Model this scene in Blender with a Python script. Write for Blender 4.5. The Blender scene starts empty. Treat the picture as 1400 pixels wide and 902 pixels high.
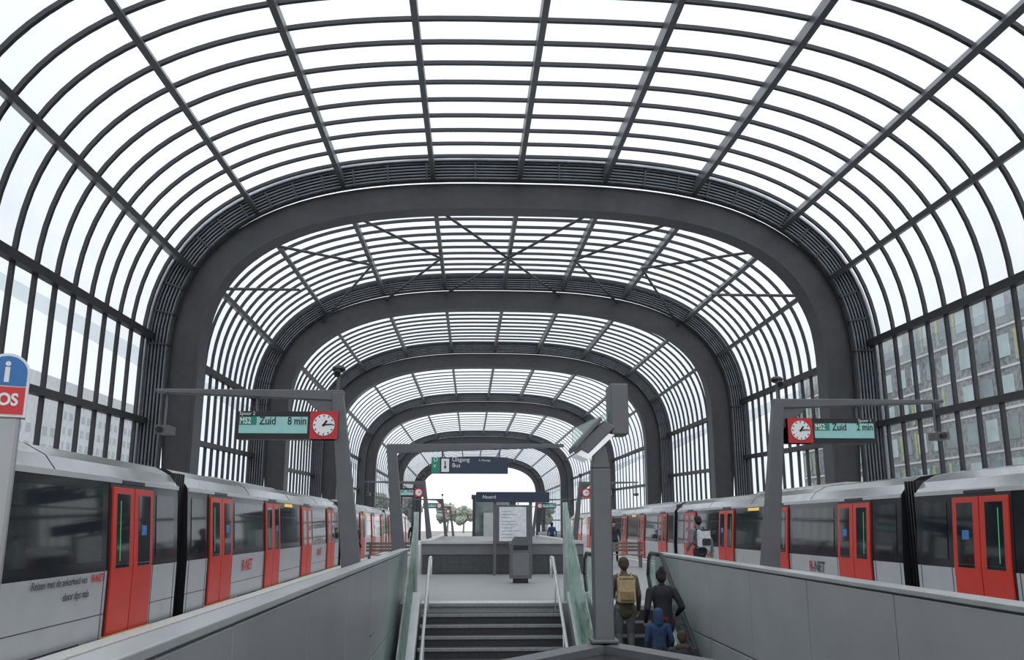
import bpy, bmesh, math, random
import numpy as np
from mathutils import Vector, Matrix, Euler
random.seed(7)
scene = bpy.context.scene
COL = scene.collection
try:
    scene.view_settings.view_transform = 'Standard'
    scene.view_settings.look = 'None'
except Exception as e:
    print(e)

# ---------------------------------------------------------------- materials
MATS = {}
def mat(name, col, rough=0.6, metal=0.0, var=0.12, scale=6.0, bump=0.0, emit=0.0, spec=0.5):
    if name in MATS: return MATS[name]
    m = bpy.data.materials.new(name); m.use_nodes = True
    nt = m.node_tree; b = nt.nodes['Principled BSDF']
    b.inputs['Roughness'].default_value = rough
    b.inputs['Metallic'].default_value = metal
    b.inputs['Specular IOR Level'].default_value = spec
    tc = nt.nodes.new('ShaderNodeTexCoord')
    no = nt.nodes.new('ShaderNodeTexNoise'); no.inputs['Scale'].default_value = scale
    no.inputs['Detail'].default_value = 5
    nt.links.new(tc.outputs['Object'], no.inputs['Vector'])
    cr = nt.nodes.new('ShaderNodeValToRGB')
    c = Vector(col[:3])
    lo = c*(1-var); hi = c*(1+var)
    cr.color_ramp.elements[0].position = .3; cr.color_ramp.elements[1].position = .7
    cr.color_ramp.elements[0].color = (lo[0], lo[1], lo[2], 1)
    cr.color_ramp.elements[1].color = (min(hi[0],1), min(hi[1],1), min(hi[2],1), 1)
    nt.links.new(no.outputs['Fac'], cr.inputs['Fac'])
    nt.links.new(cr.outputs['Color'], b.inputs['Base Color'])
    if emit > 0:
        nt.links.new(cr.outputs['Color'], b.inputs['Emission Color'])
        b.inputs['Emission Strength'].default_value = emit
    if bump > 0:
        bp = nt.nodes.new('ShaderNodeBump'); bp.inputs['Strength'].default_value = bump
        bp.inputs['Distance'].default_value = 0.02
        nt.links.new(no.outputs['Fac'], bp.inputs['Height'])
        nt.links.new(bp.outputs['Normal'], b.inputs['Normal'])
    MATS[name] = m
    return m

def glassmat(name, tint, body, fac, gloss=0.06, scale=0.6, stretch=(1,1,1)):
    if name in MATS: return MATS[name]
    m = bpy.data.materials.new(name); m.use_nodes = True
    nt = m.node_tree; nt.nodes.clear()
    out = nt.nodes.new('ShaderNodeOutputMaterial')
    tr = nt.nodes.new('ShaderNodeBsdfTransparent'); tr.inputs['Color'].default_value = (*tint,1)
    df = nt.nodes.new('ShaderNodeBsdfTranslucent'); df.inputs['Color'].default_value = (*body,1)
    gl = nt.nodes.new('ShaderNodeBsdfGlossy'); gl.inputs['Roughness'].default_value = 0.08
    gl.inputs['Color'].default_value = (.8,.85,.85,1)
    tc = nt.nodes.new('ShaderNodeTexCoord'); mp = nt.nodes.new('ShaderNodeMapping')
    mp.inputs['Scale'].default_value = stretch
    no = nt.nodes.new('ShaderNodeTexNoise'); no.inputs['Scale'].default_value = scale; no.inputs['Detail'].default_value = 6
    mr = nt.nodes.new('ShaderNodeMapRange')
    mr.inputs['From Min'].default_value=.35; mr.inputs['From Max'].default_value=.75
    mr.inputs['To Min'].default_value=fac*.4; mr.inputs['To Max'].default_value=fac*1.6
    nt.links.new(tc.outputs['Object'], mp.inputs['Vector']); nt.links.new(mp.outputs['Vector'], no.inputs['Vector'])
    nt.links.new(no.outputs['Fac'], mr.inputs['Value'])
    m1 = nt.nodes.new('ShaderNodeMixShader'); m2 = nt.nodes.new('ShaderNodeMixShader')
    nt.links.new(mr.outputs['Result'], m1.inputs['Fac'])
    nt.links.new(tr.outputs[0], m1.inputs[1]); nt.links.new(df.outputs[0], m1.inputs[2])
    m2.inputs['Fac'].default_value = gloss
    nt.links.new(m1.outputs[0], m2.inputs[1]); nt.links.new(gl.outputs[0], m2.inputs[2])
    nt.links.new(m2.outputs[0], out.inputs['Surface'])
    MATS[name] = m
    return m

STEEL = mat('dark_steel_paint', (.052,.054,.060), .45, .2, .12, 3)
STEEL2 = mat('rib_steel_paint', (.032,.034,.040), .5, .2, .12, 3)
PURL = mat('purlin_steel_paint', (.085,.09,.098), .4, .3, .12, 3)
GRILL = mat('louvre_blue_grey', (.15,.165,.185), .5, .3, .15, 4)
GRILLB = mat('louvre_backing', (.06,.066,.076), .6, .2, .15, 4)
FRAME = mat('sign_frame_grey', (.12,.125,.135), .4, .3, .08, 4)
BLACK = mat('black_plastic', (.012,.012,.014), .35, 0, .1, 8)
RUBBER = mat('black_rubber', (.02,.02,.02), .6, 0, .1, 8)
ROOFGL = glassmat('roof_glazing', (.80,.835,.865), (.66,.71,.75), .30, .03, .9, (1,.35,1))
WALLGL = glassmat('wall_glazing', (.80,.84,.86), (.62,.66,.68), .10, .05, .7)
FINGL = glassmat('green_balustrade_glass', (.72,.82,.78), (.75,.85,.80), .6, .12, 3)
ESCGL = glassmat('escalator_glass', (.85,.92,.9), (.6,.7,.68), .2, .1, 3)

# ---------------------------------------------------------------- mesh builder
class MB:
    def __init__(s): s.v=[]; s.f=[]; s.m=[]; s.mats=[]
    def mi(s, m):
        if m not in s.mats: s.mats.append(m)
        return s.mats.index(m)
    def add(s, vs, fs, m, M=None):
        o=len(s.v)
        for p in vs:
            p=Vector(p)
            s.v.append(tuple(M@p) if M is not None else tuple(p))
        for i,f in enumerate(fs):
            s.f.append([o+k for k in f])
            s.m.append(s.mi(m[i] if isinstance(m,(list,tuple)) else m))
    def box(s, x0,x1,y0,y1,z0,z1, m, M=None):
        vs=[(x0,y0,z0),(x1,y0,z0),(x1,y1,z0),(x0,y1,z0),(x0,y0,z1),(x1,y0,z1),(x1,y1,z1),(x0,y1,z1)]
        s.hexa(vs,m,M)
    def hexa(s, vs, m, M=None):
        s.add(vs,[(0,3,2,1),(4,5,6,7),(0,1,5,4),(1,2,6,5),(2,3,7,6),(3,0,4,7)],m,M)
    def prism(s, poly, axis, a0, a1, m, edge=None, M=None):
        n=len(poly)
        def P(p,a):
            if axis=='y': return (p[0],a,p[1])
            if axis=='x': return (a,p[0],p[1])
            return (p[0],p[1],a)
        vs=[P(p,a0) for p in poly]+[P(p,a1) for p in poly]
        fs=[list(range(n)),list(range(2*n-1,n-1,-1))]; ms=[m,m]
        for i in range(n):
            j=(i+1)%n; fs.append((i,j,n+j,n+i)); ms.append(edge[i] if edge else m)
        s.add(vs,fs,ms,M)
    def cyl(s,p0,p1,r0,m,r1=None,n=14,caps=True):
        r1=r0 if r1 is None else r1
        p0=Vector(p0);p1=Vector(p1); d=(p1-p0).normalized()
        a=d.orthogonal().normalized(); b=d.cross(a)
        vs=[];fs=[]
        for p,r in((p0,r0),(p1,r1)):
            for i in range(n):
                t=2*math.pi*i/n; vs.append(p+a*r*math.cos(t)+b*r*math.sin(t))
        for i in range(n):
            j=(i+1)%n; fs.append((i,j,n+j,n+i))
        if caps: fs+= [list(range(n))[::-1], list(range(n,2*n))]
        s.add(vs,fs,m)
    def tube(s,pts,r,m,n=10):
        for a,b in zip(pts[:-1],pts[1:]): s.cyl(a,b,r,m,n=n)
        for p in pts[1:-1]: s.ball(p,r,m,8,6)
    def ball(s,c,r,m,nu=14,nv=10,sc=(1,1,1)):
        vs=[];fs=[]
        for i in range(1,nv):
            t=math.pi*i/nv
            for j in range(nu):
                u=2*math.pi*j/nu
                vs.append((c[0]+r*sc[0]*math.sin(t)*math.cos(u),c[1]+r*sc[1]*math.sin(t)*math.sin(u),c[2]+r*sc[2]*math.cos(t)))
        top=len(vs); vs.append((c[0],c[1],c[2]+r*sc[2])); bot=len(vs); vs.append((c[0],c[1],c[2]-r*sc[2]))
        for i in range(nv-2):
            for j in range(nu):
                k=(j+1)%nu; fs.append((i*nu+j,(i+1)*nu+j,(i+1)*nu+k,i*nu+k))
        for j in range(nu):
            k=(j+1)%nu; fs.append((top,j,k)); fs.append((bot,(nv-2)*nu+k,(nv-2)*nu+j))
        s.add(vs,fs,m)
    def obj(s,name,parent=None,bevel=0,smooth=False,loc=None,recalc=True):
        me=bpy.data.meshes.new(name)
        me.from_pydata(s.v,[],s.f)
        for m in s.mats: me.materials.append(m)
        me.polygons.foreach_set('material_index',s.m)
        if recalc:
            bm=bmesh.new(); bm.from_mesh(me); bmesh.ops.recalc_face_normals(bm,faces=bm.faces); bm.to_mesh(me); bm.free()
        me.update()
        o=bpy.data.objects.new(name,me); COL.objects.link(o)
        if parent: o.parent=parent
        if loc: o.location=loc
        if bevel>0:
            b=o.modifiers.new('bevel','BEVEL'); b.width=bevel; b.segments=2; b.limit_method='ANGLE'; b.angle_limit=math.radians(40)
        if smooth:
            me.polygons.foreach_set('use_smooth',[True]*len(me.polygons))
        return o
def empty(name,loc=(0,0,0),rz=0):
    o=bpy.data.objects.new(name,None); o.location=loc; o.rotation_euler=(0,0,rz); o.empty_display_size=.2
    COL.objects.link(o); return o
def text(name,body,size,loc,rot,m,parent,align='LEFT',ext=0.001,bold=0,sx=1.0):
    c=bpy.data.curves.new(name,'FONT'); c.body=body; c.size=size; c.extrude=ext; c.align_x=align; c.align_y='CENTER'
    c.offset=bold
    o=bpy.data.objects.new(name,c); o.location=loc; o.rotation_euler=rot; o.scale=(sx,1,1); c.materials.append(m); COL.objects.link(o)
    o.parent=parent; return o
RX=(math.pi/2,0,0)

# ---------------------------------------------------------------- canopy profile
CX=1.5; HW=10.45; Z0=6.4; B=5.8; NN=2.9
def base_profile(nseg=56):
    pts=[]
    for z in (-1.1,1.5,3.0,4.6): pts.append((-HW,z,-1,0))
    for i in range(nseg+1):
        t=math.pi*(1-i/nseg); c=math.cos(t); s=math.sin(t)
        x=HW*math.copysign(abs(c)**(2/NN),c); z=B*abs(s)**(2/NN)
        nx=math.copysign(abs(x/HW)**(NN-1)/HW,x); nz=abs(z/B)**(NN-1)/B
        l=math.hypot(nx,nz); pts.append((x,z+Z0,nx/l,nz/l))
    for z in (4.6,3.0,1.5,-1.1): pts.append((HW,z,1,0))
    return pts
BP=base_profile()
def off(d):
    return [(CX+x+nx*(d(z) if callable(d) else d), z+nz*(d(z) if callable(d) else d)) for x,z,nx,nz in BP]
def ring(mb,y0,y1,d0,d1,m):
    A=off(d0);Bq=off(d1); vs=[];fs=[]
    n=len(A)
    for a,b in zip(A,Bq):
        vs+= [(a[0],y0,a[1]),(b[0],y0,b[1]),(b[0],y1,b[1]),(a[0],y1,a[1])]
    for i in range(n-1):
        k=4*i
        for e in range(4):
            f=(e+1)%4; fs.append((k+e,k+f,k+4+f,k+4+e))
    fs.append((0,1,2,3)); fs.append((4*n-4,4*n-1,4*n-2,4*n-3))
    mb.add(vs,fs,m)
YS=[-22,-5.5,11,29,43.3,60,84,118,163]
D0,D1=.62,1.5
canopy=empty('station_canopy')
arches=MB(); ribs=MB(); purl=MB(); gril=MB(); brace=MB(); glass=MB()
def dout(z):
    if z<7: return .72+.38*max(z,0)/7
    return 1.05-.15*min((z-7)/5,1)
def dsl(z):
    return .88 if z<70 else .8
for y in YS:
    ring(arches,y-.3,y+.35,0,dout,STEEL)
    ring(arches,y-.38,y+.43,-.03,.06,STEEL)
    for k in range(6):
        d=.96+k*.11
        ring(gril,y-.62+.0*k,y-.45,d,d+.05,GRILL)
    ring(gril,y-.44,y-.4,.9,1.6,GRILLB)
    ring(gril,y-.75,y-.4,1.57,1.66,GRILL)
    if y<70:
        A=off(.9);C2=off(1.6)
        for i in range(5,len(A)-5,2):
            a=A[i];c=C2[i]; tx=(c[1]-a[1]);tz=-(c[0]-a[0]); l=math.hypot(tx,tz); tx*=.03/l;tz*=.03/l
            gril.hexa([(a[0]-tx,y-.66,a[1]-tz),(a[0]+tx,y-.66,a[1]+tz),(a[0]+tx,y-.45,a[1]+tz),(a[0]-tx,y-.45,a[1]-tz),
                       (c[0]-tx,y-.66,c[1]-tz),(c[0]+tx,y-.66,c[1]+tz),(c[0]+tx,y-.45,c[1]+tz),(c[0]-tx,y-.45,c[1]-tz)],STEEL)
PT=[]
for x in (.08,3.0,-2.85,5.95,-5.75,8.65,-8.3,9.93,-9.93):
    ax=abs(x); z=B*(1-(ax/HW)**NN)**(1/NN)
    nx=math.copysign((ax/HW)**(NN-1)/HW,x); nz=(z/B)**(NN-1)/B; l=math.hypot(nx,nz)
    PT.append((x,z+Z0,nx/l,nz/l))
for a,b in zip(YS[:-1],YS[1:]):
    L=b-a; sp=1.13 if b<44 else (1.35 if b<61 else (1.9 if b<90 else 2.8))
    dp=.10 if b<61 else .07
    n=int(round((L-1.1)/sp))
    y0=a+.45; y1=b-.65
    for i in range(n):
        t=(i+.5)/n; y=y0+(y1-y0)*t; d=D0+(D1-D0)*t
        ring(ribs,y-.05,y+.05,d,d+dp,STEEL2)
    for x,z,nx,nz in PT:
        w=.075
        vs=[]
        for (yy,di,do) in ((a+.3,D0-.25,D0+.05),(b-.3,.95,D1+.03)):
            for dd,ww in ((di,-w),(di,w),(do,w),(do,-w)):
                vs.append((CX+x+nx*dd+nz*ww, yy, z+nz*dd-nx*ww))
        purl.hexa(vs,PURL)
    A=off(D0+.11);C=off(D1+.11)
    vs=[(p[0],y0-.1,p[1]) for p in A]+[(p[0],y1+.1,p[1]) for p in C]; m=len(A)
    glass.add(vs,[(i,i+1,m+i+1,m+i) for i in range(4,m-5)],ROOFGL)
def bp(i,y,bay):
    a,b=YS[bay],YS[bay+1]; t=(y-a)/(b-a); x=i*2.85
    x=max(-10.05,min(10.05,x)); z=B*(1-(abs(x)/HW)**NN)**(1/NN)
    d=.25+.5*t
    nx=math.copysign((abs(x)/HW)**(NN-1)/HW,x); nz=(z/B)**(NN-1)/B; l=math.hypot(nx,nz)
    return (CX+x+nx/l*d,y,z+Z0+nz/l*d)
for bay in (3,):
    a,b=YS[bay]+.3,YS[bay+1]-.3; mid=(a+b)/2
    for (i0,y0,i1,y1) in [(-1,a,0,mid),(1,a,0,mid),(0,mid,-1,b),(0,mid,1,b),
        (-2,a,-1,mid),(2,a,1,mid),(-1,mid,-2,b),(1,mid,2,b),(-3,a,-2,mid),(3,a,2,mid),(-2,mid,-3,b),(2,mid,3,b),
        (-3.5,a,-3,mid),(3.5,a,3,mid)]:
        brace.cyl(bp(i0,y0,bay),bp(i1,y1,bay),.055,STEEL,n=8)
arches.obj('arches',canopy); ribs.obj('curved_ribs',canopy); purl.obj('purlins',canopy)
gril.obj('louvre_bands',canopy); brace.obj('diagonal_bracing',canopy); glass.obj('roof_glazing',canopy,smooth=True)
# walls
CONC=mat('concrete_wall',(.30,.31,.32),.8,0,.15,1.5,.2)
for side,sg in (('left',-1),('right',1)):
    w=empty('wall_'+side); fr=MB(); gl=MB()
    for a,b in zip(YS[:-1],YS[1:]):
        y0=a+.35;y1=b-.35
        for zn,zf,h in ((7.0,7.55,.16),(4.3,4.8,.13),(2.2,2.45,.13)):
            vs=[]
            for yy,z,d in ((y0,zn,D0),(y1,zf,D1)):
                xi=CX+sg*(HW+d-.12); xo=CX+sg*(HW+d+.1)
                vs+= [(xi,yy,z-h),(xo,yy,z-h),(xo,yy,z+h*.4),(xi,yy,z+h*.4)]
            fr.hexa(vs,STEEL2)
        x0=CX+sg*(HW+D0+.11); x1=CX+sg*(HW+D1+.11)
        gl.add([(x0,y0,0.3),(x1,y1,.3),(x1,y1,7.0),(x0,y0,6.6)],[(0,1,2,3)],WALLGL)
        fr.box(min(CX+sg*(HW+.3),CX+sg*(HW+1.6)),max(CX+sg*(HW+.3),CX+sg*(HW+1.6)),y0,y1,-1.1,.35,CONC)
    fr.obj('wall_rails',w); gl.obj('wall_glass',w)

# ---------------------------------------------------------------- floor & ground
FLOOR=mat('speckled_floor',(.28,.285,.29),.45,0,.30,60,0)
COPE=mat('coping_metal',(.52,.53,.54),.3,.4,.06,3)
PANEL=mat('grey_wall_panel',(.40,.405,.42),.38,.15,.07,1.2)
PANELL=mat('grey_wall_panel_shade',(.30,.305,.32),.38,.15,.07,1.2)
PANELD=mat('dark_wall_panel',(.17,.175,.185),.45,.2,.08,1.5)
TILE=mat('dark_tile',(.055,.06,.065),.35,0,.2,12)
TACT=mat('tactile_strip',(.60,.60,.57),.7,0,.15,20)
plat=empty('floor')
f=MB()
XL,XR=-4.95,8.08
PL,PR=-1.38,3.95
f.box(XL,PL-.12,-12,20,-1.0,0,FLOOR); f.box(PR+.12,XR,-12,20,-1.0,0,FLOOR)
f.box(PL-.12,PR+.12,-12,4.0,-1.0,0,FLOOR)
f.box(PL-.12,PR+.12,18.0,20,-1.0,0,FLOOR)
f.box(XL,XR,20,28.6,-1.0,0,FLOOR)
f.box(XL,PL-.12,28.6,46,-1.0,0,FLOOR); f.box(3.54,XR,28.6,46,-1.0,0,FLOOR)
f.box(XL,XR,46,175,-1.0,0,FLOOR)
f.obj('platform_slab',plat)
f=MB()
for x in (XL+.02,XR-.32):
    f.box(x,x+.3,-12,175,.0,.012,TACT)
f.box(XL+.62,XL+.9,-12,175,0,.01,TACT); f.box(XR-.9,XR-.62,-12,175,0,.01,TACT)
for i in range(5): f.box(-.95,1.8,18.02+i*.11,18.09+i*.11,0,.012,TACT)
f.obj('tactile_paving',plat)
GRND=mat('gravel_ground',(.20,.19,.18),.95,0,.3,8,.5)
g=MB()
g.add([(-300,-60,-1.1),(PL-.12,-60,-1.1),(PL-.12,420,-1.1),(-300,420,-1.1)],[(0,1,2,3)],GRND)
g.add([(PR+.12,-60,-1.1),(300,-60,-1.1),(300,420,-1.1),(PR+.12,420,-1.1)],[(0,1,2,3)],GRND)
g.add([(PL-.12,46,-1.1),(PR+.12,46,-1.1),(PR+.12,420,-1.1),(PL-.12,420,-1.1)],[(0,1,2,3)],GRND)
g.obj('ground')
rl=MB(); RAIL=mat('rail_steel',(.25,.22,.2),.4,.8,.1,5)
SLP=mat('sleeper_concrete',(.35,.34,.33),.9,0,.15,5)
for xc in (-6.56,9.7):
    for s in (-.72,.72): rl.box(xc+s-.035,xc+s+.035,-30,200,-1.0,-.85,RAIL)
    for k in range(150): rl.box(xc-1.2,xc+1.2,-30+k*1.5,-29.75+k*1.5,-1.1,-1.0,SLP)
rl.obj('railway_track')

# ---------------------------------------------------------------- stairwell parapets
par=empty('stairwell_parapet'); p=MB()
def parapet(mb,x0,x1,y0,y1,side,zt=1.0):
    xa,xb=sorted((x0,x1))
    mb.box(xa+.03,xb-.01,y0,y1,-5.2,zt-.05,PANELD)
    n=max(1,int(round((y1-y0)/2.3))); L=(y1-y0)/n
    for i in range(n):
        for (z0,z1) in ((-5.2,-2.75),(-2.72,-.32),(-.30,zt-.07)):
            xi=x0
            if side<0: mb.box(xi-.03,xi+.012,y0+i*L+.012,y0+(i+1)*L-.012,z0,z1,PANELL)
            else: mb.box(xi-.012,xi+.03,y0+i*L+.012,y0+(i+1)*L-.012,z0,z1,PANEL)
    mb.box(xa-.03,xb+.03,y0,y1+.03,zt-.05,zt,COPE)
parapet(p,PL,PL-.13,3.0,20.0,-1)
parapet(p,PR,PR+.2,4.0,19.2,1,.94)
p.obj('parapet_panels',par,bevel=.008)
p=MB()
for (ax,ay) in ((PL,5.0),(PR,3.3)):
    a=Vector((ax,ay,0)); b=Vector((1.17,8,0)); d=(b-a).normalized(); nrm=Vector((-d.y,d.x,0))*.07
    for z0,z1,k,m in ((-5.2,.44,1,PANELD),(.44,.5,1.5,FRAME)):
        q=[a-nrm*k,b-nrm*k,b+nrm*k,a+nrm*k]
        p.hexa([(v.x,v.y,z0) for v in q]+[(v.x,v.y,z1) for v in q],m)
p.box(PL,PR,4,18.2,-5.3,-5.2,FLOOR)
p.box(PL,PR,18.05,18.2,-5.2,-1.0,PANELD)
p.obj('end_walls',par)
par2=empty('stairwell_parapet'); p=MB()
p.box(-1.5,3.6,28.6,28.8,0,.93,TILE)
for i in range(9):
    p.box(-1.48+i*.567,-1.48+i*.567+.54,28.585,28.6,.05,.55,TILE)
p.box(-1.5,3.6,28.57,28.6,.6,.93,PANELD)
p.box(-1.56,3.66,28.5,28.9,.93,1.02,COPE)
p.box(-1.56,-1.38,28.8,46,-1,.95,PANEL); p.box(3.42,3.6,28.8,46,-1,.95,PANEL); p.box(-1.5,3.6,46,46.2,-1,.95,PANEL)
p.box(-1.6,-1.34,28.9,46.2,.95,1.0,COPE); p.box(3.38,3.66,28.9,46.2,.95,1.0,COPE)
p.obj('panels',par2)

# ---------------------------------------------------------------- stairs
STEP=mat('stair_stone_dark',(.035,.037,.04),.6,0,.2,20)
NOSE=mat('stair_tread_grey',(.24,.245,.25),.6,0,.15,20)
st=empty('staircase'); s=MB()
for n in range(1,29):
    y1=18-.3*(n-1); z=-.17*n
    s.box(-.93,1.8,y1-.3,y1,-5.2,z-.04,STEP)
    s.box(-.93,1.8,y1-.32,y1-.0,z-.04,z,STEP)
    s.box(-.93,1.8,y1-.325,y1-.24,z-.045,z+.004,NOSE)
s.box(-.93,1.8,17.95,18.02,-.05,.006,NOSE)
s.obj('steps',st)
s=MB()
for x in (-1.12,1.98):
    top=1.75 if x<0 else 1.95
    s.prism([(18.7,0),(18.7,top),(18.45,top),(9.5,top-8.95*.567),(9.5,-5.0),(17.9,-.2)],'x',x-.012,x+.012,FINGL)
s.obj('glass_balustrade',st)
s=MB()
for x in (-1.12,1.98):
    s.box(x-.05,x+.05,18.66,18.74,0,(1.75 if x<0 else 1.95)+.02,COPE)
    s.hexa([(x-.06,9.5,-4.95),(x+.16 if x<0 else x+.06,9.5,-4.95),(x+.16 if x<0 else x+.06,18,-.1),(x-.06,18,-.1),
            (x-.06,9.5,-4.6),(x+.16 if x<0 else x+.06,9.5,-4.6),(x+.16 if x<0 else x+.06,18,.22),(x-.06,18,.22)],COPE)
s.obj('stringers',st)
s=MB(); WH=mat('white_handrail',(.70,.71,.72),.25,.4,.04,5)
for x in (-.8,1.67):
    s.tube([(x,18.6,.45),(x,18.6,.86),(x,18.2,.86),(x,9.5,.86-8.7*.567)],.03,WH)
    for k in range(6):
        yy=17.8-k*1.5; z=.86-(18.2-yy)*.567
        s.cyl((x,yy,z),(x,yy,z-.85),.015,WH,n=8)
s.obj('handrails',st,smooth=True)

# ---------------------------------------------------------------- escalator
esc=empty('escalator'); e=MB()
E0,E1=2.38,3.70
sl=math.tan(math.radians(30))
for n in range(40):
    y=17.4-.35*n; z=-.02-.202*n
    if z<-5: break
    e.box(E0+.06,E1-.06,y-.35,y,z-.24,z,STEP)
    e.box(E0+.06,E1-.06,y-.355,y-.32,z-.03,z+.004,NOSE)
e.box(E0,E1,17.4,18.6,-.3,0.005,COPE)
e.obj('escalator_steps',esc)
e=MB()
for x in (E0,E1):
    e.prism([(18.5,.0),(18.5,.15),(17.5,.15),(9.2,.15-8.3*sl),(9.2,-.35-8.3*sl),(17.5,-.35)],'x',x-.06,x+.06,COPE)
e.obj('skirts',esc)
e=MB()
for x in (E0,E1):
    e.prism([(18.6,.15),(18.7,.5),(18.5,.9),(17.4,.9),(9.2,.9-8.2*sl),(9.2,.15-8.2*sl),(17.5,.15)],'x',x-.008,x+.008,ESCGL)
e.obj('glass_panels',esc)
e=MB()
for x in (E0,E1):
    e.tube([(x,18.5,.2),(x,18.75,.5),(x,18.6,.85),(x,18.4,.94),(x,17.4,.94),(x,9.2,.94-8.2*sl)],.04,RUBBER)
e.obj('handrail_belts',esc,smooth=True)

# ---------------------------------------------------------------- trains
BODY=mat('train_body_grey',(.53,.54,.56),.32,.25,.05,2)
TROOF=mat('train_roof_grey',(.56,.57,.57),.17,.55,.12,1.4)
TBLK=mat('train_window_band',(.012,.013,.016),.12,0,.1,2,spec=.4)
TWIN=mat('train_window_glass',(.02,.024,.028),.05,0,.5,1.2,spec=.4)
RED=mat('door_red',(.62,.035,.02),.35,0,.06,3)
WHITE=mat('white_print',(.8,.8,.8),.5,0,.02,3)
REDT=mat('red_print',(.6,.02,.03),.5,0,.02,3)
DKT=mat('dark_print',(.05,.05,.06),.5,0,.02,3)
GREENL=mat('door_green_led',(.05,.5,.2),.4,0,.05,3,emit=.35)
YEL=mat('train_led_display',(.9,.45,.05),.4,0,.5,30,emit=.6)
BLUE=mat('blue_sticker',(.05,.2,.5),.5,0,.05,3)
YLINE=mat('sill_yellow',(.45,.36,.12),.6,0,.1,5)
def train(xw,sg,gang,zoff,ncars_fwd):
    T=empty('metro_train',(xw,0,zoff))
    CL=19.2
    def sx(z): return 0 if z<.95 else -(z-.95)*.07
    bd=MB(); wn=MB(); dr=MB(); bl=MB()
    def slab(mb,y0,y1,z0,z1,out,m,inn=-.03):
        zs=[z0]+([.95] if z0<.95<z1 else [])+[z1]
        for a,b in zip(zs[:-1],zs[1:]):
            vs=[]
            for y in (y0,y1):
                for z,o in ((a,inn),(a,out),(b,out),(b,inn)):
                    vs.append((sg*(sx(z)+o),y,z))
            mb.hexa(vs,m)
    half=[(-.12,-.75),(-.02,-.1),(0,.0),(0,.88),(sx(2.1),2.1),(-.10,2.18),(-.24,2.36),(-.50,2.50),(-.95,2.57)]
    mats_=[BODY,BODY,BODY,TBLK,BODY,TROOF,TROOF,TROOF,TROOF]
    sec=half+[(-3.0-x,z) for x,z in half[::-1]]
    em=mats_+mats_[:8][::-1]+[BLACK]
    cars=[gang-CL]+[gang+CL*i for i in range(ncars_fwd)]
    for c in cars:
        a=c+.28;b=c+CL-.28
        poly=[(sg*x,z) for x,z in sec]
        bd.prism(poly,'y',a,b,BLACK,edge=em)
        bd.box(min(sg*-1.15,sg*-1.85),max(sg*-1.15,sg*-1.85),a+5,a+12,2.55,2.64,TROOF)
        for k in range(1,4):
            yy=a+(b-a)*k/4
            bd.prism([(sg*(x+.004),z+.004) for x,z in half[5:]]+[(sg*(x-.05),z-.05) for x,z in half[5:][::-1]],'y',yy,yy+.02,TBLK)
        slab(bd,a,b,2.1,2.17,.02,BODY)
        bl.box(min(sg*-.22,sg*-2.8),max(sg*-.22,sg*-2.8),c+CL-.3,c+CL+.3,-.4,2.35,RUBBER)
        for k in range(5):
            yy=c+CL-.26+k*.11
            bl.box(min(sg*-.14,sg*-2.86),max(sg*-.14,sg*-2.86),yy,yy+.05,-.45,2.4,BLACK)
        dc=[c+2.4+4.8*i for i in range(4)]
        for d in dc:
            hw=.80
            slab(dr,d-hw-.05,d+hw+.05,-.05,2.1,.012,BLACK)
            for s0,s1 in ((d-hw,d-.015),(d+.015,d+hw)):
                slab(dr,s0,s1,0.0,2.04,.04,RED)
                wy0,wy1=(s0+.13,s1-.16) if s0<d-.1 and s1<d else (s0+.16,s1-.13)
                slab(dr,wy0,wy1,.90,1.95,.046,TWIN,inn=.03)
                slab(dr,wy0+.12,wy0+.14,1.0,1.85,.05,GREENL,inn=.03) if s1<d else None
            slab(dr,d+.3,d+.5,1.35,1.5,.052,BLUE,inn=.04)
            slab(dr,d-hw-.1,d+hw+.1,-.1,0.0,.06,YLINE)
            slab(dr,d-.45,d+.45,2.09,2.15,.03,BLACK)
        segs=[(a+.12,dc[0]-.95)]+[(dc[i]+.95,dc[i+1]-.95) for i in range(3)]+[(dc[3]+.95,b-.12)]
        for i,(u,v) in enumerate(segs):
            if v-u<1.6: slab(wn,u+.1,v-.1,1.02,1.98,.008,TWIN)
            else:
                slab(wn,u+.15,v-.15,1.02,1.7,.008,TWIN); slab(wn,u+.15,v-.15,1.73,1.98,.008,TWIN)
                slab(wn,(u+v)/2-.8,(u+v)/2+.8,-.02,.0,.02,DKT)
            for q in (u,v): slab(wn,q-.01,q+.01,-.2,.9,.004,DKT)
        slab(wn,dc[1]+1.6,dc[1]+2.6,2.0,2.08,.015,YEL)
        slab(wn,a,b,.30,.312,.003,DKT)
    bd.obj('car_bodies',T); wn.obj('windows',T); dr.obj('doors',T,bevel=.006); bl.obj('gangway_bellows',T)
    rot=(math.pi/2,0,math.pi/2 if sg>0 else -math.pi/2)
    return T,rot
T1,r1=train(-5.06,1,16.2,0,3)
for y in (20.4,30.2):
    text('rnet_r','R',.34,(.02,y-.02,.62),r1,REDT,T1,bold=.006)
    text('rnet_net','-NET',.34,(.02,y+.18,.62),r1,REDT,T1,bold=.004)
text('slogan','Reizen met de zekerheid van',.13,(.02,10.75,.80),r1,DKT,T1,bold=.001)
text('rnet_small','R-NET',.14,(.02,12.42,.80),r1,REDT,T1,bold=.003)
text('slogan2','door dps vals',.14,(.02,11.6,.62),r1,DKT,T1,bold=.001)
T2,r2=train(8.2,-1,16.55,-.08,3)
for y in (21.55,31.0):
    text('rnet_r','R',.34,(-.02,y,.62),r2,REDT,T2,bold=.006)
    text('rnet_net','-NET',.34,(-.02,y-.2,.62),r2,DKT,T2,bold=.004)

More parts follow.
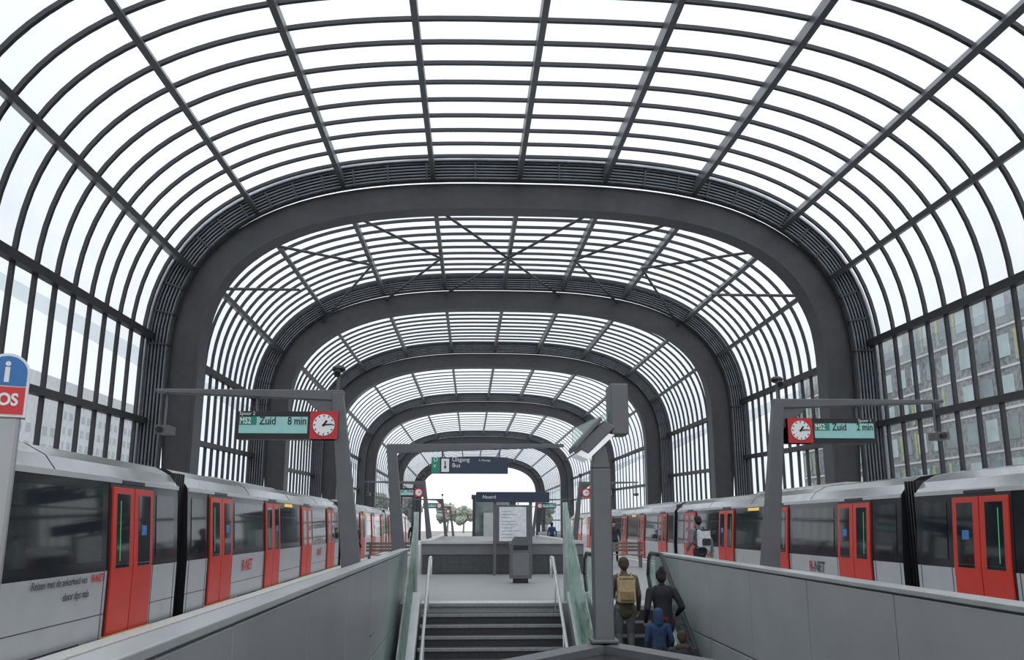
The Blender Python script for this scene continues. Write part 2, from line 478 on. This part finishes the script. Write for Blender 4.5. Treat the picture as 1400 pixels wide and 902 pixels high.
# ---------------------------------------------------------------- sign frames
DISP=mat('lcd_display',(.26,.50,.48),.4,0,.05,5,emit=.12)
GREEN=mat('sign_green',(.02,.20,.14),.4,0,.05,5,emit=.1)
CLR=mat('clock_red',(.5,.02,.03),.35,0,.05,5)
NAVY=mat('sign_navy',(.02,.035,.07),.35,0,.05,5)
LENS=mat('lamp_lens',(.75,.78,.8),.3,0,.05,5,emit=.3)
def clock(parent,x,y,z,r):
    c=MB()
    c.box(x-.2,x+.2,y,y+.24,z-.2,z+.2,CLR)
    c.cyl((x,y-.012,z),(x,y,z),r,WHITE,n=32)
    for i in range(12):
        a=i*math.pi/6; p=Vector((math.sin(a),0,math.cos(a))); q=Vector((p.z,0,-p.x))*.008
        a0=Vector((x,y-.016,z))+p*r*.78; a1=Vector((x,y-.016,z))+p*r*.95
        c.hexa([a0-q,a0+q,a0+q+Vector((0,.004,0)),a0-q+Vector((0,.004,0)),a1-q,a1+q,a1+q+Vector((0,.004,0)),a1-q+Vector((0,.004,0))],BLACK)
    for ang,l,w in ((math.radians(35),.5,.014),(math.radians(85),.78,.009)):
        p=Vector((math.sin(ang),0,math.cos(ang))); q=Vector((p.z,0,-p.x))*w
        a0=Vector((x,y-.02,z))-p*r*.15; a1=Vector((x,y-.02,z))+p*r*l; t=Vector((0,.004,0))
        c.hexa([a0-q,a0+q,a0+q+t,a0-q+t,a1-q,a1+q,a1+q+t,a1-q+t],BLACK)
    c.obj('station_clock',parent)
def frame(xb,y,dr,mins,full=True,bw=2.75,zoff=0,soff=.03):
    F=empty('platform_sign_frame',(xb,y,0)); m=MB()
    lean=.40*dr
    m.prism([(-.15,0),(.15,0),(lean+.08,3.48+zoff),(lean-.08,3.48+zoff)],'y',-.1,.1,FRAME)
    m.box(-.22,.22,-.17,.17,0,.03,FRAME)
    x0=lean-.09*dr; x1=lean+dr*bw
    m.prism([(x0,3.36+zoff),(x0,3.52+zoff),(x1,3.52+zoff),(x1,3.47+zoff)],'y',-.08,.08,FRAME)
    m.prism([(lean+.02*dr,3.0+zoff),(lean+.5*dr,3.40+zoff),(lean,3.40+zoff)],'y',-.05,.05,FRAME)
    m.obj('frame',F,bevel=.01)
    l=MB(); l.cyl((lean,0,3.5+zoff),(lean,0,3.78+zoff),.022,FRAME); l.ball((lean,-.02,3.84+zoff),.085,BLACK,sc=(1.2,1.2,.7)); l.cyl((lean,-.06,3.80+zoff),(lean,-.16,3.74+zoff),.05,BLACK)
    l.cyl((x1-.15*dr,0,3.5+zoff),(x1-.15*dr,0,3.0+zoff),.018,FRAME)
    l.box(x1-.15*dr-.07,x1-.15*dr+.12,-.2,.12,2.86+zoff,2.98+zoff,FRAME); l.cyl((x1-.15*dr,-.2,2.92+zoff),(x1-.15*dr,-.26,2.91+zoff),.045,BLACK)
    l.obj('lamp_and_camera',F,smooth=False)
    sgn=MB(); xa,xc=(lean+soff*dr,lean+(soff+1.46)*dr); lo,hi=sorted((xa,xc)); zc=2.995+zoff
    sgn.box(lo,hi,-.12,.12,zc-.2,zc+.2,BLACK)
    for q in (lo+.25,hi-.25): sgn.cyl((q,0,zc+.2),(q,0,3.42+zoff),.018,FRAME)
    if dr<0: cx=hi-.2; d0,d1=lo+.04,hi-.44
    else: cx=lo+.2; d0,d1=lo+.44,hi-.04
    sgn.box(d0,d1,-.126,-.12,zc-.12,zc+.12,DISP)
    sgn.box(d0,d0+.25,-.13,-.126,zc+.0,zc+.12,GREEN)
    sgn.obj('departure_display',F,bevel=.004)
    clock(F,cx,-.15,zc,.155)
    text('line','M52',.125,(d0+.012,-.134,zc+.058),RX,WHITE,F,bold=.002,sx=.72)
    text('destination','Zuid',.16,(d0+.29,-.131,zc+.055),RX,BLACK,F,bold=.002,sx=.8)
    text('minutes',mins,.16,(d1-.015,-.131,zc+.055),RX,BLACK,F,align='RIGHT',bold=.002,sx=.75)
    text('track_label','Spoor 2' if dr<0 else 'Spoor 1',.07,((d0 if dr<0 else d1-.25),-.126,zc+.165),RX,WHITE,F)
    return F
frame(-1.57,12.95,-1,'8 min',zoff=-.08,bw=2.62,soff=-.04)
frame(4.62,14.1,1,'2 min',zoff=0,soff=.09)
for y in (42,70,98):
    frame(-1.8,y,-1,'8 min'); frame(4.8,y,1,'2 min')
F=empty('exit_sign_frame',(-1.75,23.3,0)); m=MB()
m.prism([(-.18,0),(.18,0),(-.22,3.55),(-.46,3.55)],'y',-.12,.12,FRAME)
m.prism([(-.46,3.34),(-.46,3.58),(4.2,3.60),(4.2,3.52)],'y',-.1,.1,FRAME)
m.obj('frame',F,bevel=.01)
m=MB(); m.box(.72,2.72,-.1,.1,2.82,3.24,NAVY); m.box(.72,.94,-.106,-.1,2.83,3.23,GREEN)
for q in (1.0,2.5): m.cyl((q,0,3.24),(q,0,3.4),.02,FRAME)
m.box(.98,1.18,-.106,-.1,2.86,3.2,WHITE)
m.prism([(1.04,3.0),(1.12,3.0),(1.08,2.92)],'y',-.112,-.106,NAVY); m.box(1.065,1.095,-.112,-.106,3.0,3.14,NAVY)
m.obj('sign_panel',F)
text('exit_text','Uitgang\nBus',.15,(1.26,-.106,3.10),RX,WHITE,F)
text('exit_sub','A. Plantage',.07,(1.95,-.106,3.16),RX,WHITE,F)
text('gate_letter','D\nv',.16,(.77,-.11,3.1),RX,WHITE,F)

# ---------------------------------------------------------------- light mast
L=empty('platform_light_mast',(1.17,8,0)); m=MB()
m.box(-.085,.085,-.085,.085,.505,2.0,FRAME)
m.prism([(-.085,2.0),(.085,2.0),(.05,2.2),(-.05,2.2)],'y',-.07,.07,FRAME)
m.box(-.12,.12,-.11,.11,.505,.54,FRAME)
m.obj('mast_post',L,bevel=.012)
m=MB()
m.box(.09,.25,-.15,.15,2.3,2.76,FRAME)
m.prism([(-.13,2.12),(-.24,2.18),(.02,2.42),(.12,2.36)],'y',-.2,.2,FRAME)
m.prism([(-.25,2.16),(-.25,2.36),(.09,2.52),(.09,2.36),(-.0,2.38)],'y',-.02,.02,ESCGL)
m.prism([(-.25,2.14),(-.26,2.19),(-.02,2.45),(-.0,2.42)],'y',-.24,.24,FRAME)
m.cyl((0,0,2.15),(.12,0,2.4),.035,FRAME)
m.obj('lamp_housing',L,bevel=.01)
m=MB(); m.prism([(-.235,2.115),(-.13,2.07),(.11,2.29),(.0,2.31)],'y',-.19,.19,LENS); m.obj('lamp_lens',L)

# ---------------------------------------------------------------- SOS pillar
PIL=mat('pillar_grey',(.40,.41,.42),.35,.3,.05,3)
BLU=mat('info_blue',(.03,.17,.45),.35,0,.04,3)
RD2=mat('sos_red',(.65,.03,.04),.35,0,.04,3)
S=empty('sos_info_pillar',(-3.39,6.5,0),math.radians(25)); m=MB()
m.box(-.12,.12,-.07,.07,0,2.27,PIL)
m.obj('pillar_body',S,bevel=.03)
def arch(r,zb,zt,h):
    return [(-r,zb),(r,zb)]+[(r*math.cos(t),zt+h*math.sin(t)) for t in [math.pi*i/16 for i in range(17)]]
m=MB(); m.prism(arch(.145,2.26,2.58,.14),'y',-.08,.08,WHITE); m.obj('head_border',S)
m=MB(); m.prism(arch(.128,2.485,2.58,.12),'y',-.086,-.08,BLU); m.box(-.128,.128,-.086,-.08,2.28,2.475,RD2); m.obj('head_panels',S)
text('info_i','i',.22,(0,-.09,2.58),RX,WHITE,S,align='CENTER',bold=.006)
text('sos','SOS',.12,(0,-.09,2.38),RX,WHITE,S,align='CENTER',bold=.004,sx=.85)

# ---------------------------------------------------------------- bin, info board
m=MB(); tb=empty('trash_bin',(1.35,24.3,0))
m.prism([(-.29,.12),(.29,.12),(.29,1.0),(.16,1.2),(-.16,1.2),(-.29,1.0)],'y',-.22,.22,FRAME); m.box(-.2,.2,-.15,.15,0,.12,BLACK)
m.box(-.2,.2,-.235,-.22,.86,.98,BLACK); m.box(-.22,.22,-.232,-.22,.2,.78,PANELD); m.obj('bin_body',tb,bevel=.02)
PAPER=mat('timetable_paper',(.66,.70,.72),.5,0,.16,9)
ib=empty('information_board',(1.32,28,0)); m=MB()
for x in (-.56,.56): m.box(x-.05,x+.05,-.06,.06,0,2.2,FRAME)
m.box(-.52,.52,-.05,.05,.95,2.12,FRAME); m.box(-1.15,1.15,-.12,.12,2.2,2.52,NAVY); m.box(-.1,.1,-.04,.04,2.1,2.25,FRAME)
m.obj('board_frame',ib,bevel=.01)
m=MB(); m.box(-.42,.42,-.06,-.05,1.02,2.06,PAPER)
for k in range(9): m.box(-.36,-.36+random.uniform(.3,.7),-.063,-.06,1.12+k*.1,1.13+k*.1,DKT)
m.obj('map_sheet',ib)
text('board_text','Noord',.15,(-.95,-.125,2.36),RX,WHITE,ib)
lf=empty('lift_shaft',(1.3,52,0)); m=MB()
for x in (-1.1,1.1):
    for y in (-1,1): m.box(x-.08,x+.08,y-.08,y+.08,0,3.0,STEEL)
m.box(-1.25,1.25,-1.15,1.15,3.0,3.2,STEEL); m.box(-1.1,1.1,-.02+1,.02+1,0,3,PANELD); m.box(-.55,.55,-1.05,-1.0,0,2.2,COPE)
m.obj('shaft_frame',lf)
m=MB(); m.box(-1.1,1.1,-1.0,-.98,0,3,ESCGL); m.box(-1.1,-1.08,-1,1,0,3,ESCGL); m.box(1.08,1.1,-1,1,0,3,ESCGL); m.obj('shaft_glass',lf)
WOOD=mat('bench_seat',(.16,.13,.1),.5,0,.2,6)
for (x,y) in ((-3.0,33),(5.6,33),(1.0,62)):
    b=empty('platform_bench',(x,y,0)); m=MB()
    for i in range(4): m.box(-.8,.8,-.2+i*.11,-.11+i*.11,.43,.46,WOOD)
    for i in range(3): m.box(-.8,.8,.25,.28,.56+i*.12,.65+i*.12,WOOD)
    for xx in (-.65,.65): m.box(xx-.03,xx+.03,-.18,.22,0,.43,FRAME); m.box(xx-.03,xx+.03,.2,.25,.4,.9,FRAME)
    m.obj('bench_body',b)

# ---------------------------------------------------------------- buildings outside
FAC=mat('facade_mottled_grey',(.19,.20,.21),.8,0,.55,2.2)
FGR=mat('facade_lime_panel',(.33,.37,.16),.6,0,.15,2)
FWN=mat('facade_window',(.12,.17,.18),.15,0,.4,.4)
FWB=mat('facade_window_light',(.36,.46,.46),.3,0,.2,.6)
bld=empty('office_building'); m=MB()
m.box(45,62,30,118,-1.1,21.5,FAC)
for r in range(6):
    z=1.0+r*3.45
    m.box(44.9,45,30,118,z-.35,z-.15,COPE)
    for c in range(29):
        y=31+c*3
        if y+2.2>118: continue
        q=random.random()
        m.box(44.93,45,y,y+1.7,z+.6,z+2.5,FWN if q<.45 else FWB)
        if random.random()<.28: m.box(44.91,45,y+1.85,y+2.3,z+.1,z+2.7,FGR)
m.obj('building_block',bld)
PALE=mat('hazed_facade',(.52,.54,.56),.8,0,.08,1); PW=mat('hazed_window',(.30,.33,.36),.4,0,.1,1)  # aerial haze is put into these pale wall and window colours
for (x,y0,y1,h) in ((-75,120,165,22),(-85,170,230,31),(-70,60,110,14)):
    b=empty('apartment_building'); m=MB(); m.box(x-14,x,y0,y1,-1.1,h,PALE)
    z=1.5
    while z<h-2:
        yy=y0+1.5
        while yy<y1-2: m.box(x,x+.06,yy,yy+1.6,z,z+1.5,PW); yy+=3.0
        z+=3.1
    m.obj('building_block',b)
# trees
LEAF=mat('hazed_foliage',(.26,.29,.25),.9,0,.3,1.5,.6); BARK=mat('tree_bark',(.2,.18,.16),.9,0,.3,6)  # leaf colour paled to stand in for distance haze
def tree(x,y,h):
    t=empty('tree',(x,y,-1.1)); m=MB()
    m.cyl((0,0,0),(.2,0,h*.55),.3,BARK,r1=.15)
    for k in range(5):
        a=k*1.3; m.cyl((.1,0,h*.35+k*.25),(math.cos(a)*h*.2,math.sin(a)*h*.2,h*.62+k*.3),.09,BARK,r1=.03,n=6)
    m.obj('trunk',t)
    bm=bmesh.new()
    for k in range(26):
        a=random.uniform(0,6.28); r=random.uniform(0,h*.27); z=h*random.uniform(.45,.92)
        M=Matrix.Translation((math.cos(a)*r,math.sin(a)*r,z))@Matrix.Scale(random.uniform(.09,.16)*h,4)
        bmesh.ops.create_icosphere(bm,subdivisions=3,radius=1,matrix=M)
    for v in bm.verts: v.co+=Vector((random.uniform(-1,1),random.uniform(-1,1),random.uniform(-1,1)))*.25
    me=bpy.data.meshes.new('crown'); bm.to_mesh(me); bm.free(); me.materials.append(LEAF)
    o=bpy.data.objects.new('crown',me); COL.objects.link(o); o.parent=t
for (x,y,h) in ((-14,215,9),(-6,235,8),(3,240,6),(10,228,7),(20,236,8),(-24,225,11),(-2,260,8),(14,262,7)):
    tree(x,y,h)

# ---------------------------------------------------------------- people
def capsule_mesh(vs,fs,p0,r0,p1,r1,flat=1.0,n=14,k=4):
    p0=Vector(p0);p1=Vector(p1); d=p1-p0
    if d.length<1e-5: d=Vector((0,0,1e-4)); p1=p0+d
    d.normalize(); a=d.orthogonal().normalized(); b=d.cross(a)
    rings=[(p0-d*r0*math.sin(t),r0*math.cos(t)) for t in [math.pi/2*(1-(i+.3)/k) for i in range(k)]]+[(p0,r0),(p1,r1)]+[(p1+d*r1*math.sin(t),r1*math.cos(t)) for t in [math.pi/2*((i+.7)/k) for i in range(k)]]
    o=len(vs)
    for c,r in rings:
        for j in range(n):
            t=2*math.pi*j/n; q=c+a*r*math.cos(t)+b*r*math.sin(t)
            yc=(p0.y+p1.y)/2
            vs.append((q.x,yc+(q.y-yc)*flat,q.z))
    R=len(rings)
    for i in range(R-1):
        for j in range(n):
            l=(j+1)%n; fs.append((o+i*n+j,o+i*n+l,o+(i+1)*n+l,o+(i+1)*n+j))
    fs.append([o+j for j in range(n)][::-1]); fs.append([o+(R-1)*n+j for j in range(n)])
def ik(a,b,l1,l2,pole):
    a=Vector(a);b=Vector(b); d=b-a; L=d.length
    if L>l1+l2-.004: b=a+d*((l1+l2-.004)/L); L=l1+l2-.004; d=b-a
    dn=d.normalized(); x=(L*L+l1*l1-l2*l2)/(2*L); h=math.sqrt(max(l1*l1-x*x,0))
    pole=Vector(pole); pp=(pole-dn*pole.dot(dn)).normalized()
    return a+dn*x+pp*h, b
def person(name,loc,yaw,H,cols,fl,fr,hl,hr,lean=.05,extra=(),headyaw=0,voxel=.009,hip_drop=0,bulk=1.0,longhair=False):
    P=empty(name,loc,yaw); s=H/1.75
    caps=[]
    def C(p0,r0,p1,r1,lab,flat=1.0): caps.append((Vector(p0),r0,Vector(p1),r1,lab,flat))
    hd=hip_drop
    def U(x,y,z): return Vector((x,y+lean*(z-.93),z-hd))
    C(U(0,-.01,.96),.15*bulk,U(0,-.01,1.15),.14*bulk,'top',.72)
    C(U(0,-.01,1.15),.14*bulk,U(0,0,1.33),.165*bulk,'top',.70)
    C(U(-.13*bulk,-.005,1.40),.075,U(.13*bulk,-.005,1.40),.075,'top')
    C(U(0,-.005,1.44),.075,U(0,.0,1.49),.062,'top')
    C(U(0,0,1.44),.056,U(0,.015,1.55),.052,'skin')
    C(U(0,.035,1.60),.068,U(0,.012,1.655),.088,'skin')
    C(U(0,.085,1.565),.032,U(0,.07,1.60),.04,'skin')
    C(U(0,.125,1.625),.010,U(0,.105,1.655),.008,'skin')
    for e in(-1,1): C(U(e*.086,.012,1.61),.014,U(e*.09,.005,1.645),.018,'skin',.6)
    C(U(0,-.022,1.615),.080,U(0,.0,1.672),.095,'hair')
    if longhair: C(U(0,-.05,1.60),.08,U(0,-.06,1.46),.06,'hair')
    for e,ft in ((-1,fl),(1,fr)):
        hip=Vector((e*.09,0,.92-hd)); ank=Vector(ft)+Vector((0,0,.085))
        kn,ank=ik(hip,ank,.43,.42,(e*.1,1,0))
        C(hip,.098*bulk,kn,.066,'pants'); C(kn,.064,ank,.048,'pants')
        C((0,0,.95-hd),.13*bulk,hip,.10*bulk,'pants')
        C(ank+Vector((0,-.03,-.045)),.042,ank+Vector((e*.01,.13,-.055)),.034,'shoe')
    for e,ht in ((-1,hl),(1,hr)):
        sh=U(e*.185*bulk,-.005,1.40); w=Vector(ht)+Vector((0,0,-hd))
        el,w=ik(sh,w,.29,.26,(e*.35,-1,-.2))
        C(sh,.062*bulk,el,.050*bulk,'top'); C(el,.048*bulk,w,.037,'top')
        d=(w-el).normalized(); out=Vector((e,0,0)); side=d.cross(out).normalized(); fwd=side if side.y>0 else -side
        pal=w+d*.075
        C(w,.026,pal,.027,'skin'); C(w+d*.03+fwd*.02,.018,pal+fwd*.028,.015,'skin'); C(w+d*.03-fwd*.02,.018,pal-fwd*.028,.015,'skin')
        inn=Vector((-e,0,0))
        for i,ln in enumerate((.068,.078,.073,.058)):
            b0=pal+fwd*(.033-i*.022); b1=b0+d*ln*.55+inn*.008; b2=b1+d*ln*.35+inn*ln*.3
            C(b0,.0095,b1,.009,'skin'); C(b1,.009,b2,.008,'skin')
        t0=w+d*.03+fwd*.03; t1=t0+d*.03+fwd*.028+inn*.01; t2=t1+d*.03+fwd*.004+inn*.01
        C(t0,.012,t1,.011,'skin'); C(t1,.011,t2,.009,'skin')
    for (p0,r0,p1,r1,lab,fl_) in extra: C(U(*p0),r0,U(*p1),r1,lab,fl_)
    vs=[];fs=[]
    for c in caps: capsule_mesh(vs,fs,c[0],c[1],c[2],c[3],c[5])
    me=bpy.data.meshes.new('tmp'); me.from_pydata([(v[0]*s,v[1]*s,v[2]*s) for v in vs],[],fs)
    bm=bmesh.new(); bm.from_mesh(me); bmesh.ops.recalc_face_normals(bm,faces=bm.faces); bm.to_mesh(me); bm.free()
    o=bpy.data.objects.new('tmp',me); COL.objects.link(o)
    r=o.modifiers.new('r','REMESH'); r.mode='VOXEL'; r.voxel_size=voxel
    sm=o.modifiers.new('s','SMOOTH'); sm.factor=.5; sm.iterations=2
    dg=bpy.context.evaluated_depsgraph_get(); ev=o.evaluated_get(dg)
    m2=bpy.data.meshes.new_from_object(ev); bpy.data.objects.remove(o)
    labs=['top','pants','shoe','skin','hair']
    for c in caps:
        if c[4] not in labs: labs.append(c[4])
    for l in labs: m2.materials.append(cols[l])
    n=len(m2.polygons); cen=np.empty(n*3); m2.polygons.foreach_get('center',cen); cen=cen.reshape(n,3)/s
    best=np.full(n,1e9); idx=np.zeros(n,int)
    for c in caps:
        a=np.array(c[0]);b=np.array(c[2]); ab=b-a; L2=max(ab@ab,1e-9)
        q=cen.copy()
        yc=(a[1]+b[1])/2; q[:,1]=yc+(q[:,1]-yc)/c[5]
        t=np.clip(((q-a)@ab)/L2,0,1); dist=np.linalg.norm(q-(a+t[:,None]*ab),axis=1)-(c[1]+(c[3]-c[1])*t)
        k=dist<best; best[k]=dist[k]; idx[k]=labs.index(c[4])
    m2.polygons.foreach_set('material_index',idx.tolist()); m2.polygons.foreach_set('use_smooth',[True]*n); m2.update()
    bo=bpy.data.objects.new('body',m2); COL.objects.link(bo); bo.parent=P
    e=MB()
    for q in(-1,1):
        p=U(q*.032,.092,1.645)*s; e.ball(p,.013*s,WHITE,8,6); p2=U(q*.032,.103,1.645)*s; e.ball(p2,.006*s,BLACK,8,6)
    p=U(0,.112,1.59)*s; e.ball(p,.018*s,mat('lips',(.4,.15,.12),.5),8,6,sc=(1.2,.4,.3))
    e.obj('face_details',P,smooth=True)
    return P,s,(lambda x,y,z:U(x,y,z)*s)
SKIN=mat('skin',(.45,.27,.2),.5,0,.06,10)
def fab(n,c,b=.5): return mat(n,c,.85,0,.2,14,b)
HB=fab('hair_black',(.015,.012,.012)); HBR=fab('hair_brown',(.05,.03,.02))
def cols(top,pants,hair=HB,shoe=BLACK,**k):
    d=dict(top=top,pants=pants,shoe=shoe,skin=SKIN,hair=hair); d.update(k); return d
def backpack(P,U,m,m2,w=.30,h=.42,d=.16,zc=1.22):
    b=MB(); c=U(0,-.14-d/2+.02,zc); x,y,z=c
    b.box(x-w/2,x+w/2,y-d/2,y+d/2,z-h/2,z+h/2,m)
    b.box(x-w*.38,x+w*.38,y-d/2-.05,y-d/2,z-h*.4,z+.0,m2)
    b.box(x-w*.46,x+w*.46,y-d/2-.012,y+d/2,z+h*.42,z+h*.54,m2)
    o=b.obj('backpack',P); bv=o.modifiers.new('b','BEVEL'); bv.width=.045; bv.segments=3
    b=MB()
    for e in(-1,1):
        pts=[U(e*.1,-.13,1.40),U(e*.115,-.04,1.485),U(e*.12,.07,1.44),U(e*.14,.11,1.28),U(e*.17,.02,1.08),U(e*.14,-.13,1.03)]
        b.tube([tuple(p) for p in pts],.016,m2,n=8)
    b.obj('backpack_straps',P,smooth=True)
TAN=fab('backpack_tan',(.40,.31,.18)); TAN2=fab('backpack_strap_tan',(.27,.19,.10))
KH=fab('jacket_olive',(.085,.07,.05)); JN=fab('trousers_grey',(.12,.12,.13)); CB=fab('coat_black',(.014,.014,.018)); MR=fab('trousers_maroon',(.08,.012,.02))
NV=fab('coat_navy',(.02,.045,.11)); DK=fab('trousers_dark',(.02,.022,.03)); GY=fab('jacket_dark_grey',(.03,.03,.035)); WP=fab('backpack_white',(.6,.62,.64))
BRN=fab('fur_trim',(.06,.035,.025)); GRS=fab('grey_shirt',(.14,.15,.17))
def ez(y):
    n=math.floor((17.4-y)/.35); return 17.4-.35*n-.175, -.02-.202*n+.004
y,z=ez(15.85)
hem=lambda lab,zb,rb:((0,-.01,1.08),.155,(0,-.01,zb),rb,lab,.75)
P,s,U=person('man_with_backpack',(2.70,y,z),0,1.77,cols(KH,JN,HBR),(-.1,.0,0),(.1,.02,0),(-.25,.02,.86),(.25,.10,.88),.04,extra=[hem('top',.90,.165)])
backpack(P,U,TAN,TAN2)
y,z=ez(15.5)
P,s,U=person('woman_in_black_coat',(3.29,y,z),.05,1.78,cols(CB,MR,HB),(-.1,.0,0),(.1,.35,.202),(-.28,.08,.92),(.27,.12,1.02),.08,
   extra=[hem('top',.84,.185),((0,-.05,1.72),.055,(0,-.06,1.77),.045,'hair',1),((-.1,-.02,1.44),.06,(.1,-.02,1.44),.06,'top',1)],bulk=1.1)
y,z=ez(14.95)
P,s,U=person('child_in_blue_coat',(3.13,y,z),0,1.36,cols(NV,DK,HB),(-.1,.0,0),(.1,.02,0),(-.28,.06,.86),(.28,.10,.9),.05,
   extra=[hem('top',.80,.18),((0,-.05,1.60),.11,(0,-.03,1.68),.115,'top',1),((0,-.06,1.48),.1,(0,-.05,1.56),.11,'top',1)],bulk=1.12)
y,z=ez(14.5)
P,s,U=person('child_in_dark_coat',(3.36,y,z),-.15,1.5,cols(GY,DK,HBR,trim=BRN),(-.1,.0,0),(.1,.02,0),(-.28,.04,.86),(.25,.10,.9),.10,
   extra=[hem('top',.82,.18),((-.08,-.06,1.47),.06,(.08,-.06,1.47),.06,'trim',1)],bulk=1.12)
P,s,U=person('man_walking',(5.65,22,0),.35,1.76,cols(GRS,DK,HB),(-.1,-.22,.0),(.1,.28,0),(-.26,.16,.95),(.26,-.14,.9),.06,hip_drop=.04)
backpack(P,U,WP,GY)
P,s,U=person('woman_standing',(-3.15,24,0),-.4,1.68,cols(CB,DK,HBR),(-.1,.0,0),(.1,.03,0),(-.26,.05,.86),(.22,.16,1.0),.0,extra=[hem('top',.80,.17)],longhair=True)
for i,(x,y,a) in enumerate(((6.1,38,2.9),(5.0,55,.2),(-3.0,48,.1),(1.5,70,3.0))):
    person('passenger',(x,y,0),a,1.7,cols((GY,NV,CB,KH)[i],DK,HB),(-.1,-.1,0),(.1,.15,0),(-.26,.1,.9),(.26,-.05,.88),.04,hip_drop=.02,voxel=.014)

# ---------------------------------------------------------------- world, light, camera
w=bpy.data.worlds.new('overcast_sky'); scene.world=w; w.use_nodes=True
nt=w.node_tree; bg=nt.nodes['Background']
tc=nt.nodes.new('ShaderNodeTexCoord'); no=nt.nodes.new('ShaderNodeTexNoise'); no.inputs['Scale'].default_value=2.2; no.inputs['Detail'].default_value=4
cr=nt.nodes.new('ShaderNodeValToRGB'); cr.color_ramp.elements[0].color=(.82,.87,.92,1); cr.color_ramp.elements[1].color=(.97,.98,1,1)
cr.color_ramp.elements[0].position=.3; cr.color_ramp.elements[1].position=.65
nt.links.new(tc.outputs['Generated'],no.inputs['Vector']); nt.links.new(no.outputs['Fac'],cr.inputs['Fac']); nt.links.new(cr.outputs['Color'],bg.inputs['Color'])
bg.inputs['Strength'].default_value=1.35
sun=bpy.data.lights.new('overcast_sun','SUN'); sun.energy=2.6; sun.angle=math.radians(90); sun.color=(1,.99,.97)
so=bpy.data.objects.new('overcast_sun',sun); so.rotation_euler=(math.radians(25),math.radians(8),0); COL.objects.link(so)

cam=bpy.data.cameras.new('camera'); cam.sensor_width=36; cam.lens=1200/1400*36; cam.clip_end=1000; cam.clip_start=.05
co=bpy.data.objects.new('camera',cam); co.location=(0,0,1.5)
co.rotation_euler=(math.radians(90+12.54),0,math.radians(-2.655)); COL.objects.link(co)
scene.camera=co
